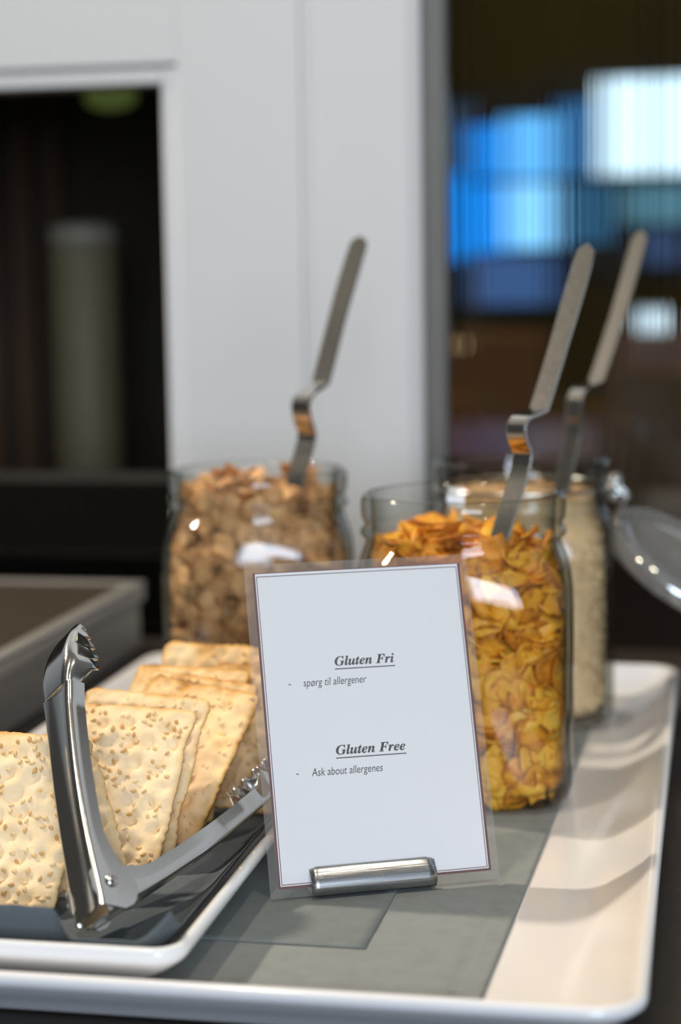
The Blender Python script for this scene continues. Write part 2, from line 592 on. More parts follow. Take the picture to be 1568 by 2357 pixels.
def far_window(name, label, panes):
    xs = [at_y(p[0], p[1], BY - .03).x for p in panes] + [at_y(p[2], p[3], BY - .03).x for p in panes]
    zs = [at_y(p[0], p[1], BY - .03).z for p in panes] + [at_y(p[2], p[3], BY - .03).z for p in panes]
    e = empty(name, ((min(xs) + max(xs)) / 2, BY - .001, min(zs) - .04))
    structure(e, label)
    at0(box('window_frame', min(xs) - .03, max(xs) + .03, BY - .024, BY - .002, min(zs) - .04, max(zs) + .04, m_fr, None, .003), e)
    for p in panes:
        a, b = at_y(p[0], p[1], BY - .03), at_y(p[2], p[3], BY - .03)
        x0, x1, z0, z1 = min(a.x, b.x), max(a.x, b.x), min(a.z, b.z), max(a.z, b.z)
        at0(box('window_pane', x0, x1, BY - .032, BY - .0245, z0, z1, emit('pane_glow', p[4], p[5])), e)


BLUE, PALE, WHT, TEAL, DIM = (.01, .27, .95), (.13, .48, 1.0), (.62, .84, 1.0), (.16, .40, .55), (.10, .17, .30)
far_window('window_2', 'row of blue daylight panes with a dim imitated reflection below, seen through the reeded glass', [
    (1018, 400, 1072, 600, BLUE, 1.25), (1018, 235, 1076, 392, DIM, .5),
    (1086, 290, 1152, 408, BLUE, 1.1), (1086, 424, 1152, 580, BLUE, 1.2),
    (1166, 268, 1278, 408, PALE, 1.3), (1166, 424, 1278, 570, (.22, .58, 1.0), 1.5),
    (1092, 592, 1276, 700, (.09, .20, .50), .55)])  # no real pane: glowing box for the dim blue reflection below the windows
far_window('window_3', 'bright white pane above dimmer blue panes beyond the reeded glass', [
    (1296, 232, 1358, 402, (.06, .25, .60), .75), (1325, 424, 1398, 560, (.05, .20, .40), .7),
    (1388, 182, 1640, 396, WHT, 1.7), (1438, 428, 1600, 512, TEAL, .6), (1480, 530, 1560, 610, (.08, .15, .35), .6)])


def globe(px, py, Y, rad_px, mat, name, label):
    c = at_y(px, py, Y)
    rad = rad_px * Y / FPX
    e = empty(name, (c.x, c.y, CZ + .60))
    bm = bmesh.new()
    box_bm(bm, -.006, .006, -.006, .006, c.z + rad - CZ - .60, 0)
    bm_obj('cord', bm, M['black'], e)
    bm = bmesh.new()
    bmesh.ops.create_uvsphere(bm, u_segments=24, v_segments=16, radius=rad)
    bmesh.ops.translate(bm, vec=(0, 0, c.z - CZ - .60), verts=bm.verts)
    bm_obj('globe', bm, mat, e, True)
    tag(e, label, 'lamp')


globe(1504, 738, 4.6, 30, emit('globe_light', (.68, .86, 1.0), 1.5), 'globe_lamp', 'bright round globe lamp hanging beyond the reeded glass')
globe(1049, 794, 4.2, 9, emit('small_warm_light', (1.0, .72, .40), 1.1), 'small_globe_lamp', 'tiny warm globe lamp hanging beyond the reeded glass')
area('next_room_ceiling_lamp_offscreen', (-.2, 3.6, CZ + .58), (-.35, 4.2, 0), .5, .5, 40, (1.0, .72, .42))

m_tw = plain('brown_table_wood', (.14, .065, .025), .4, noise_amt=.4, noise_scale=7)
m_pk = plain('brown_upholstery', (.15, .085, .045), .8, noise_amt=.3, noise_scale=20)
tb = empty('dining_table', (-.35, 3.7, FZ))
bm = bmesh.new()
box_bm(bm, -.75, .65, -.45, .45, .70, .735, .004)
bm_obj('table_top', bm, m_tw, tb)
for sx in (-.68, .58):
    for sy in (-.38, .38):
        bm = bmesh.new()
        box_bm(bm, sx - .03, sx + .03, sy - .03, sy + .03, 0.0, .6995, .003)
        bm_obj('leg', bm, m_tw, tb)
tag(tb, 'brown wooden dining table in the next room beyond the reeded glass', 'table')


def chair(x, y, rz, mat, label):
    e = empty('dining_chair', (x, y, FZ))
    e.rotation_euler.z = rz
    bm = bmesh.new()
    box_bm(bm, -.21, .21, -.21, .21, .43, .475, .012)
    bm_obj('seat', bm, mat, e)
    bm = bmesh.new()
    box_bm(bm, -.21, .21, .19, .23, .55, .92, .015)
    bm_obj('backrest', bm, mat, e)
    for sx in (-.18, .18):
        bm = bmesh.new()
        box_bm(bm, sx - .018, sx + .018, -.20, -.165, 0, .4295, .003)
        bm_obj('leg', bm, m_tw, e)
        bm = bmesh.new()
        box_bm(bm, sx - .018, sx + .018, .235, .268, 0, .85, .003)
        bm_obj('leg', bm, m_tw, e)
    tag(e, label, 'chair')


chair(-.62, 4.55, 0, m_pk, 'light brown upholstered chair behind the far end of the dining table')
chair(-.02, 4.55, .1, m_tw, 'all-wood brown chair behind the dining table')
chair(.05, 2.85, PI, m_pk, 'light brown upholstered chair between the dining table and reeded glass')

# ------------------------------------------------------------------ counter
ct = empty('buffet_counter', (0, 1.0, FZ))
tag(ct, 'dark brown buffet counter carrying the tray and jars', 'counter')
at0(box('worktop', -1.9, 1.9, .50, WY - .0008, -.04, 0, M['counter'], None, .003), ct)
at0(box('cabinet_body', -1.85, 1.85, .56, WY - .001, FZ, -.0405, M['dark_wood']), ct)

# steel box left of the tray
sb = empty('steel_warming_plate', (-.75, 1.15, 0))
tag(sb, 'low steel warming box with brown-grey top on the counter beside the tray', 'warming plate')
X1, Y0, Y1, ZT = -.4575, .80, 1.455, .0555
at0(box('casing', -1.10, X1 - .004, Y0 + .004, Y1 - .004, .0005, ZT - .017, M['box_steel'], None, .002), sb)
at0(box('rolled_lip', -1.104, X1, Y0, Y1, ZT - .0165, ZT - .004, M['box_steel'], None, .003), sb)
rim_bm = bmesh.new()
for (a, b, c, d) in ((X1 - .012, X1, Y0, Y1), (-1.104, -1.092, Y0, Y1), (-1.0918, X1 - .0122, Y0, Y0 + .012), (-1.0918, X1 - .0122, Y1 - .012, Y1)):
    box_bm(rim_bm, a, b, c, d, ZT - .0038, ZT, .0012)
at0(bm_obj('rim', rim_bm, M['box_steel']), sb)
at0(box('hot_plate', -1.0915, X1 - .0125, Y0 + .0123, Y1 - .0123, ZT - .0037, ZT - .0012, M['brown_top']), sb)


# ------------------------------------------------------------------ trays
def rrect(x0, x1, y0, y1, rad, z, seg=10):
    pts = []
    for cx, cy, a0 in ((x1 - rad, y1 - rad, 0), (x0 + rad, y1 - rad, PI / 2), (x0 + rad, y0 + rad, PI), (x1 - rad, y0 + rad, 1.5 * PI)):
        for k in range(seg + 1):
            a = a0 + PI / 2 * k / seg
            pts.append((cx + rad * math.cos(a), cy + rad * math.sin(a), z))
    return pts


def tray_mesh(name, x0, x1, y0, y1, rad, prof, mat, floor_inner, floor_outer):
    """prof: (inset, z, radius change) rings from the underside centre, over the rim, to the inner floor"""
    rings = [rrect(x0 + i, x1 - i, y0 + i, y1 - i, max(.004, rad - i * .9), z) for i, z in prof]
    v_, f_ = loft(rings)
    n = len(rings[0])
    f_.append(tuple(reversed(range(n))))
    f_.append(tuple(range((len(rings) - 1) * n, len(rings) * n)))
    o = mesh_obj(name, v_, f_, mat, None, True)
    return o


TX0, TX1, TY0, TY1 = -.405, -.0225, .664, 1.296
big = tray_mesh('serving_tray', TX0, TX1, TY0, TY1, .022,
                [(.050, .0008), (.034, .0008), (.031, .0025), (.028, .006), (.012, .015), (.003, .0225), (.0006, .0245), (0, .0265), (.0008, .0285), (.003, .0294), (.0055, .0284), (.0085, .0255), (.016, .0205), (.026, .0148), (.032, .0128), (.040, .0120), (.056, .0120)],
                M['porcelain'], 0, 0)
tag(big, 'large white rectangular serving tray with raised rim holding jars and sign', 'tray')
TF = .0120
DX0, DX1, DY0, DY1 = -.380, -.2045, .682, 1.035
NZ = .0138
dish = tray_mesh('cracker_dish', DX0, DX1, DY0, DY1, .014,
                 [(.040, NZ + .0006), (.022, NZ + .0006), (.018, NZ + .003), (.010, .0225), (.003, .0275), (.0008, .030), (0, .0325), (.0006, .0345), (.0022, .0355), (.0042, .0350), (.0062, .0330), (.010, .0285), (.016, .0225), (.020, .0205), (.027, .0200), (.045, .0200)],
                 M['dish'], 0, 0)
tag(dish, 'small white rectangular dish full of crackers standing on the large tray', 'dish')


# ------------------------------------------------------------------ napkins on the tray
def sheet(name, corners, z, mat, nx, ny, thick=.0007, wob=.00012, seed=0, crease=None):
    c = [Vector(p) for p in corners]  # front-left, front-right, back-right, back-left (x, y)
    vs, fs = [], []
    for side in (0, 1):
        for j in range(ny + 1):
            for i in range(nx + 1):
                s, t = i / nx, j / ny
                p = (c[0] * (1 - s) + c[1] * s) * (1 - t) + (c[3] * (1 - s) + c[2] * s) * t
                h = z + (thick + wob * (1 + noise.noise(Vector((p.x * 60, p.y * 60, seed)))) if side == 0 else 0)
                if side == 0 and crease and abs(s - crease) < .5 / nx:
                    h -= thick * .75
                vs.append((p.x, p.y, h))
    n = (nx + 1) * (ny + 1)
    for j in range(ny):
        for i in range(nx):
            a = j * (nx + 1) + i
            fs.append((a, a + 1, a + nx + 2, a + nx + 1))
            fs.append((n + a, n + a + nx + 1, n + a + nx + 2, n + a + 1))
    edge = [i for i in range(nx + 1)] + [(j + 1) * (nx + 1) - 1 for j in range(1, ny + 1)] + [ny * (nx + 1) + i for i in range(nx - 1, -1, -1)] + [j * (nx + 1) for j in range(ny - 1, 0, -1)]
    for k in range(len(edge)):
        a, b = edge[k], edge[(k + 1) % len(edge)]
        fs.append((b, a, n + a, n + b))
    return mesh_obj(name, vs, fs, mat, None, True)


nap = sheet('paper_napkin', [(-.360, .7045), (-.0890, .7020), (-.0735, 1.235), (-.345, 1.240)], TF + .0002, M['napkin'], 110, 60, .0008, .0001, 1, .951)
tag(nap, 'large grey paper napkin lying flat on the white tray under the jars', 'napkin')
# embossed dotted border on its front edge
dots = bmesh.new()
for row, yy in enumerate((.7105, .7145)):
    for k in range(70):
        x = -.210 + k * .00165
        r_ = bmesh.ops.create_icosphere(dots, subdivisions=1, radius=.0006)
        bmesh.ops.scale(dots, vec=(1, 1.6, .28), verts=r_['verts'])
        bmesh.ops.translate(dots, vec=(x, yy, TF + .00118), verts=r_['verts'])
do = bm_obj('embossed_border', dots, M['napkin'], nap)
do['kind'] = 'stuff'
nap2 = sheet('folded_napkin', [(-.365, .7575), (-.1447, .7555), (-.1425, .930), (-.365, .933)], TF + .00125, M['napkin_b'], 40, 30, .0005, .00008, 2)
tag(nap2, 'smaller darker grey folded napkin under the cracker dish and sign', 'napkin')


# dish napkin: lines the dish, curls up at the front and along the right side
def dish_napkin():
    nx, ny = 80, 90
    x0, x1, y0, y1 = -.356, -.2125, .6965, 1.012
    vs, fs = [], []

    def h(x, y):
        z = .0211
        # right wall of the dish
        dr = max(0, x - (-.2285)) / .016
        z += .0138 * min(1, dr) ** 1.5
        # front curl
        df = max(0, (.712 - y) / .0155)
        lift = .0110 if x > -.256 else .0110 + .0125 * min(1, (-.256 - x) / .006)
        z += lift * min(1, df) ** 1.3
        z += .0009 * noise.noise(Vector((x * 70, y * 40, 3)))+.0006
        return z

    for side in (0, 1):
        for j in range(ny + 1):
            for i in range(nx + 1):
                x = x0 + (x1 - x0) * i / nx
                y = y0 + (y1 - y0) * j / ny
                vs.append((x, y, h(x, y) + (.0006 if side == 0 else 0)))
    n = (nx + 1) * (ny + 1)
    for j in range(ny):
        for i in range(nx):
            a = j * (nx + 1) + i
            fs.append((a, a + 1, a + nx + 2, a + nx + 1))
            fs.append((n + a, n + a + nx + 1, n + a + nx + 2, n + a + 1))
    edge = [i for i in range(nx + 1)] + [(j + 1) * (nx + 1) - 1 for j in range(1, ny + 1)] + [ny * (nx + 1) + i for i in range(nx - 1, -1, -1)] + [j * (nx + 1) for j in range(ny - 1, 0, -1)]
    for k in range(len(edge)):
        a, b = edge[k], edge[(k + 1) % len(edge)]
        fs.append((b, a, n + a, n + b))
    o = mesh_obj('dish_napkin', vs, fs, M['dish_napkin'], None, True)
    tag(o, 'slate grey paper napkin lining the dish under the crackers', 'napkin')


dish_napkin()

# ------------------------------------------------------------------ jars
JZ = TF + .0013
JH = .167
J_OUT = [(0, .051, 3.6), (.0012, .0555, 3.8), (.004, .0585, 4.0), (.010, .0600, 4.2), (.02, .0602, 4.2), (.06, .0604, 4.2), (.105, .0604, 4.2), (.116, .0602, 3.9), (.124, .0594, 3.4), (.130, .0578, 2.9), (.135, .0560, 2.5), (.139, .0545, 2.2), (.1415, .0540, 2),
         (.1425, .0548, 2), (.1438, .0566, 2), (.1455, .0572, 2), (.1472, .0566, 2), (.1485, .0550, 2), (.1505, .0546, 2), (.1520, .0556, 2), (.1535, .0563, 2), (.158, .0567, 2), (.1625, .0567, 2), (.165, .0562, 2), (.1664, .0552, 2), (.167, .0538, 2)]
J_IN = [(.1664, .0524, 2), (.164, .0514, 2), (.150, .0508, 2), (.142, .0506, 2), (.137, .0514, 2.2), (.131, .0534, 2.6), (.124, .0552, 3.2), (.116, .0564, 3.8), (.105, .0568, 4.0), (.06, .0568, 4.0), (.016, .0566, 4.0), (.011, .0560, 3.9), (.008, .0542, 3.7), (.0062, .050, 3.4), (.0056, .02, 2.5)]


def superr(R_, n, a):
    c, s = abs(math.cos(a)), abs(math.sin(a))
    return R_ / (c ** n + s ** n) ** (1 / n)


def inner_r(z, a):
    P = sorted(J_IN)
    if z <= P[0][0]:
        return superr(P[0][1], P[0][2], a)
    for (z0, r0, n0), (z1, r1, n1) in zip(P, P[1:]):
        if z <= z1:
            t = (z - z0) / (z1 - z0)
            return superr(r0 + (r1 - r0) * t, n0 + (n1 - n0) * t, a)
    return superr(P[-1][1], P[-1][2], a)


def jar_body():
    seg = 72
    rings = [[(superr(R_, n, 2 * PI * k / seg) * math.cos(2 * PI * k / seg), superr(R_, n, 2 * PI * k / seg) * math.sin(2 * PI * k / seg), z) for k in range(seg)] for z, R_, n in J_OUT + J_IN]
    v_, f_ = loft(rings)
    n = seg
    f_.append(tuple(reversed(range(n))))
    f_.append(tuple(range((len(rings) - 1) * n, len(rings) * n)))
    m = bpy.data.meshes.new('glass_body')
    m.from_pydata(v_, [], f_)
    m.update()
    m.polygons.foreach_set('use_smooth', [True] * len(m.polygons))
    m.materials.append(M['glass'])
    return m


JAR_MESH = jar_body()
JARS = {'corn': (Vector((-.1364, 1.020, JZ)), R(6)), 'bran': (Vector((-.2835, 1.142, JZ)), R(12)), 'oats': (Vector((-.1232, 1.206, JZ)), R(4))}
JL = {'corn': 'open glass jar packed with golden cornflakes right behind the sign',
      'bran': 'open glass jar packed with brown bran flakes behind the crackers',
      'oats': 'open glass jar of pale oats with its glass lid hinged back'}
jar_e = {}
for k, (c, rz) in JARS.items():
    e = empty('glass_jar', c)
    e.rotation_euler.z = rz
    link(bpy.data.objects.new('glass_body', JAR_MESH), e)
    tag(e, JL[k], 'jar')
    jar_e[k] = e


def tube(name, pts, rad, mat, parent=None, closed=False, seg=8, world=True):
    pts = [Vector(p) for p in pts]
    n = len(pts)
    rings = []
    ref = Vector((0, 0, 1))
    for i, p in enumerate(pts):
        a = pts[(i - 1) % n] if (closed or i > 0) else pts[0]
        b = pts[(i + 1) % n] if (closed or i < n - 1) else pts[-1]
        d = (b - a).normalized()
        if abs(d.dot(ref)) > .95:
            ref = Vector((1, 0, 0))
        s = d.cross(ref).normalized()
        t = s.cross(d).normalized()
        rings.append([tuple(p + (s * math.cos(2 * PI * k / seg) + t * math.sin(2 * PI * k / seg)) * rad) for k in range(seg)])
    if closed:
        rings.append(rings[0])
    v_, f_ = loft(rings, True, not closed, not closed)
    return mesh_obj(name, v_, f_, mat, parent, True)


# bail wire and hinged lid of the oat jar (built in world coordinates, parented to the jar)
def parent_keep(o, e):
    o.parent = e
    o.matrix_parent_inverse = (Matrix.Translation(e.location) @ Matrix.Rotation(e.rotation_euler.z, 4, 'Z')).inverted()
    return o


oc = JARS['oats'][0]
ring = [(oc.x + .0563 * math.cos(2 * PI * k / 48), oc.y + .0563 * math.sin(2 * PI * k / 48), oc.z + .1500) for k in range(48)]
parent_keep(tube('neck_wire', ring, .0012, M['wire'], None, True), jar_e['oats'])
lid_c = at_y(1566, 1318, 1.225)
lid_n = (-_f * .40 + _r * .47 + _u * .79).normalized()
lu = (_r - lid_n * _r.dot(lid_n)).normalized()
lv = lid_n.cross(lu)
LP = [(-.004, .0), (-.0045, .030), (-.004, .044), (-.0035, .050), (-.001, .0560), (.004, .0578), (.009, .0568), (.012, .0535), (.0125, .049), (.0105, .046), (.0105, .040), (.0125, .034), (.0125, .018), (.0110, .0)]
seg = 64
rings = [[tuple(lid_c + lid_n * h_ + (lu * math.cos(2 * PI * k / seg) + lv * math.sin(2 * PI * k / seg)) * max(r_, .0001)) for k in range(seg)] for h_, r_ in LP]
v_, f_ = loft(rings)
lid = parent_keep(mesh_obj('lid', v_, f_, M['lid_glass'], None, True), jar_e['oats'])
lid['label'] = 'thick round glass lid hanging open'
hp = lid_c - lu * .055 + lid_n * .004
for s in (-1, 1):
    a = Vector((oc.x + .0555, oc.y + .010 * s, oc.z + .150))
    b = hp + Vector((0, .010 * s, .006))
    mid = (a + b) / 2 + Vector((.012, 0, .006))
    parent_keep(tube('hinge_wire', [a, a * .6 + mid * .4 + Vector((0, 0, .004)), mid, mid * .45 + b * .55, b], .0013, M['wire']), jar_e['oats'])
for dz in (.148, .157):
    bm = bmesh.new()
    bmesh.ops.create_uvsphere(bm, u_segments=14, v_segments=10, radius=.0052)
    bmesh.ops.translate(bm, vec=(oc.x + .0610, oc.y - .004, oc.z + dz - .003), verts=bm.verts)
    parent_keep(bm_obj('glass_lug', bm, M['lid_glass'], None, True), jar_e['oats'])


# ------------------------------------------------------------------ cereal
def flake_mesh(name, rad, curl, mat, rng, seg=9, thick=.0006, rough_=.2, aspect=1.0, lump=.0):
    rim = [rad * (1 + rough_ * rng.uniform(-1, 1)) for _ in range(seg)]
    ax = rng.uniform(0, PI)
    top, vs, fs, toast = [], [], [], []
    sgn = 1

    def hh(x, y):
        xr = x * math.cos(ax) + y * math.sin(ax)
        yr = -x * math.sin(ax) + y * math.cos(ax)
        return curl * (xr * xr) / rad + .35 * curl * yr * yr / rad * rng_k + lump * noise.noise(Vector((x * 320, y * 320, sd)))

    rng_k = rng.uniform(-1, 1)
    sd = rng.uniform(0, 50)
    for side in (0, 1):
        o = thick if side == 0 else -thick
        vs.append((0, 0, hh(0, 0) + o))
        toast.append(.15)
        for fr in (.55, 1.0):
            for k in range(seg):
                a = 2 * PI * k / seg
                x, y = rim[k] * fr * math.cos(a) * aspect, rim[k] * fr * math.sin(a)
                vs.append((x, y, hh(x, y) + o * (1 if fr < 1 else .55)))
                toast.append((.2 if fr < 1 else .42) + rng.uniform(-.12, .15))
    nn = 1 + 2 * seg
    for side in (0, 1):
        b = side * nn
        for k in range(seg):
            k2 = (k + 1) % seg
            t = [(b, b + 1 + k, b + 1 + k2), (b + 1 + k, b + 1 + seg + k, b + 1 + seg + k2, b + 1 + k2)]
            fs += t if side == 0 else [tuple(reversed(q)) for q in t]
    for k in range(seg):
        k2 = (k + 1) % seg
        a, b2 = 1 + seg + k, 1 + seg + k2
        fs.append((a, a + nn, b2 + nn, b2))
    m = bpy.data.meshes.new(name)
    m.from_pydata(vs, [], fs)
    m.update()
    at = m.attributes.new('toast', 'FLOAT', 'POINT')
    at.data.foreach_set('value', toast)
    m.polygons.foreach_set('use_smooth', [True] * len(m.polygons))
    m.materials.append(mat)
    return m


def fill_surface(zl, a):
    """height of the cereal surface inside a jar"""
    return zl + .0035 * math.sin(3 * a + 1) + .002 * math.sin(5 * a)


def rand_rot(rng, tilt_to=None, spread=.6):
    n = Vector((rng.gauss(0, 1), rng.gauss(0, 1), rng.gauss(0, 1))).normalized() if tilt_to is None else (tilt_to + Vector((rng.gauss(0, spread), rng.gauss(0, spread), rng.gauss(0, spread)))).normalized()
    q = n.to_track_quat('Z', 'Y')
    return q.to_matrix().to_4x4() @ Matrix.Rotation(rng.uniform(0, 2 * PI), 4, 'Z')


def core_mesh(name, top, inset, mat, toast, c, rz):
    seg = 48
    rings = []
    for z in (.0068, .014, .03, .06, .09, .11, .122, .132, .14, top):
        rings.append([(max(.004, inner_r(z, 2 * PI * k / seg) - inset) * math.cos(2 * PI * k / seg), max(.004, inner_r(z, 2 * PI * k / seg) - inset) * math.sin(2 * PI * k / seg), z) for k in range(seg)])
    return rings


def cereal(kind, name, label, group, stuff_label, cat, variants, n_face, n_top, top, rad, mat, vis, seed, n_fill, core_inset):
    rng = random.Random(seed)
    c, rz = JARS[kind]
    B = Matrix.Translation(c) @ Matrix.Rotation(rz, 4, 'Z')
    # camera azimuth in the jar's frame
    loc = B.inverted() @ CAM
    az = math.atan2(loc.y, loc.x)
    placed = []
    count = 0

    def ok(p, dmin):
        return all((p - q).length > dmin for q in placed)

    tries = 0
    while count < n_face and tries < 60000:
        tries += 1
        a = az + rng.uniform(-1.75, 1.75)
        z = rng.uniform(.0080, top - .004) if rng.random() > .14 else rng.uniform(.0078, .015)
        upright = rng.random()
        r_in = inner_r(z, a)
        wall_n = Vector((math.cos(a), math.sin(a), 0))
        flat = upright < .50
        margin = .0026 if flat else .0052
        p = wall_n * (r_in - margin - rng.uniform(0, .003)) + Vector((0, 0, z))
        P = B @ p
        if not vis(*to_px(P)):
            continue
        if not ok(p, rad * .62):
            continue
        if flat:
            Rm = rand_rot(rng, wall_n, .24)
        else:
            t = (Vector((0, 0, 1)) + wall_n * rng.uniform(-.1, .6)).normalized()
            Rm = rand_rot(rng, t, .28)
        s = rng.uniform(.75, 1.12)
        # pull it in until nothing pokes through the glass
        me = rng.choice(variants)
        for _ in range(12):
            bad = 0
            for v in me.vertices:
                q = p + (Rm @ (v.co * s))
                ex = math.hypot(q.x, q.y) - inner_r(max(.007, q.z), math.atan2(q.y, q.x)) + .0004
                bad = max(bad, ex)
            if bad <= 0:
                break
            p = p - wall_n * (bad + .0002)
        if p.z < .0085:
            p.z = .0085
        o = bpy.data.objects.new(name, me)
        o.matrix_world = B @ Matrix.Translation(p) @ Rm @ Matrix.Scale(s, 4)
        link(o)
        tag(o, label, cat, group)
        placed.append(p)
        count += 1
    # loose flakes on top
    k = 0
    tries = 0
    while k < n_top and tries < 8000:
        tries += 1
        a = rng.uniform(0, 2 * PI)
        rr = math.sqrt(rng.random()) * (inner_r(top, a) - rad - .001)
        p = Vector((rr * math.cos(a), rr * math.sin(a), fill_surface(top, a) + rng.uniform(-.004, .004)))
        if not ok(p, rad * .62):
            continue
        o = bpy.data.objects.new(name, rng.choice(variants))
        o.matrix_world = B @ Matrix.Translation(p) @ rand_rot(rng, Vector((0, 0, 1)), .30) @ Matrix.Scale(rng.uniform(.75, 1.05), 4)
        link(o)
        tag(o, label, cat, group)
        placed.append(p)
        k += 1
    # everything deeper in the jar: one mass
    vs, fs, tv = [], [], []
    rings = core_mesh(name, top - .011, core_inset, mat, .6, c, rz)
    v0, f0 = loft(rings, True, True, True)
    vs += v0
    fs += f0
    tv += [.30] * len(v0)
    for _ in range(n_fill):
        me = rng.choice(variants)
        a = rng.uniform(0, 2 * PI)
        if rng.random() < .12:
            z = top - rng.uniform(.003, .010)
            rr = math.sqrt(rng.random()) * (inner_r(z, a) - rad * 1.1)
        else:
            z = rng.uniform(.014, top - .004)
            rr = inner_r(z, a) - rng.uniform(.0095, .015)
        Rm = rand_rot(rng)
        b = len(vs)
        s = rng.uniform(.6, .95)
        p = Vector((rr * math.cos(a), rr * math.sin(a), z))
        tmp = [p + (Rm @ (v.co * s)) for v in me.vertices]
        ex = max(math.hypot(q.x, q.y) - inner_r(max(.007, q.z), math.atan2(q.y, q.x)) for q in tmp) + .003
        if ex > 0:
            d = Vector((math.cos(a), math.sin(a), 0)) * ex
            tmp = [q - d for q in tmp]
        lo = min(q.z for q in tmp)
        if lo < .0075:
            tmp = [q + Vector((0, 0, .0075 - lo)) for q in tmp]
        vs += [tuple(q) for q in tmp]
        fs += [tuple(i + b for i in pl.vertices) for pl in me.polygons]
        jit = rng.uniform(-.15, .15)
        tv += [d_.value + jit for d_ in me.attributes['toast'].data]
    o = mesh_obj(name + '_mass', vs, fs, mat, None, True)
    at = o.data.attributes.new('toast', 'FLOAT', 'POINT')
    at.data.foreach_set('value', tv)
    o.matrix_world = B
    tag(o, stuff_label, cat, None, 'stuff')
    return count, k


rg = random.Random(11)
corn_v = [flake_mesh('cornflake', .0104 * rg.uniform(.85, 1.2), rg.choice((.35, .5, .45, .25)), M['corn'], rg, 10, .00065, .24, rg.uniform(.75, 1.0), .0022) for _ in range(9)]
bran_v = [flake_mesh('bran_flake', .0088 * rg.uniform(.85, 1.15), rg.choice((.1, .2, .35)), M['bran'], rg, 10, .0007, .13, rg.uniform(.85, 1.0), .0012) for _ in range(8)]


def vis_corn(x, y):
    if x > 1600 or y < 1100:
        return False
    # the sign hides what lies left of its right edge and below its top edge
    edge = 1074 + (y - 1280) * .099
    return not (x < edge - 6 and y > 1292)


def vis_bran(x, y):
    if y > 1545:
        return False
    return not (x > 556 + (y - 1313) * .093 + 8 and y > 1318)


cc = cereal('corn', 'cornflake', 'golden orange cornflake inside the glass jar behind the sign', 'cornflakes in the jar', 'golden cornflakes filling the inside of the jar behind the sign', 'cereal', corn_v, 190, 40, .1415, .0104, M['corn'], vis_corn, 21, 420, .016)
cb = cereal('bran', 'bran_flake', 'brown bran flake inside the glass jar behind the crackers', 'bran flakes in the jar', 'brown bran flakes filling the inside of the jar behind the crackers', 'cereal', bran_v, 190, 45, .158, .0088, M['bran'], vis_bran, 33, 420, .016)


def oats():
    rng = random.Random(5)
    c, rz = JARS['oats']
    top = .148
    vs, fs, tv = [], [], []
    v0, f0 = loft(core_mesh('oats', top - .004, .005, None, .5, c, rz), True, True, True)
    vs += v0
    fs += f0
    tv += [.55] * len(v0)
    for i in range(5200):
        a = rng.uniform(0, 2 * PI)
        if rng.random() < .2:
            z = top - .003 + rng.uniform(-.002, .002)
            rr = math.sqrt(rng.random()) * (inner_r(z, a) - .004)
        else:
            z = rng.uniform(.011, top)
            rr = min(inner_r(z - .003, a), inner_r(z + .003, a)) - rng.uniform(.0034, .0055)
        Rm = rand_rot(rng, Vector((math.cos(a), math.sin(a), .3)), .6)
        s = rng.uniform(.0016, .0026)
        b = len(vs)
        p = Vector((rr * math.cos(a), rr * math.sin(a), z))
        for k in range(6):
            t = 2 * PI * k / 6
            vs.append(tuple(p + Rm @ Vector((s * math.cos(t), .75 * s * math.sin(t), 0))))
        vs.append(tuple(p + Rm @ Vector((0, 0, .0005))))
        for k in range(6):
            fs.append((b + k, b + (k + 1) % 6, b + 6))
        tv += [rng.uniform(.1, .8)] * 7
    o = mesh_obj('rolled_oats', vs, fs, M['oats'], None, False)
    at = o.data.attributes.new('toast', 'FLOAT', 'POINT')
    at.data.foreach_set('value', tv)
    o.matrix_world = Matrix.Translation(c) @ Matrix.Rotation(rz, 4, 'Z')
    tag(o, 'pale rolled oats filling the jar with the hinged lid', 'cereal', None, 'stuff')


oats()


# ------------------------------------------------------------------ serving spoons
def catmull(pts, sub):
    out = []
    P = [pts[0]] + pts + [pts[-1]]
    for i in range(1, len(P) - 2):
        for k in range(sub):
            t = k / sub
            p0, p1, p2, p3 = P[i - 1], P[i], P[i + 1], P[i + 2]
            out.append(.5 * ((2 * p1) + (p2 - p0) * t + (2 * p0 - 5 * p1 + 4 * p2 - p3) * t * t + (3 * p1 - p0 - 3 * p2 + p3) * t ** 3))
    out.append(pts[-1])
    return out


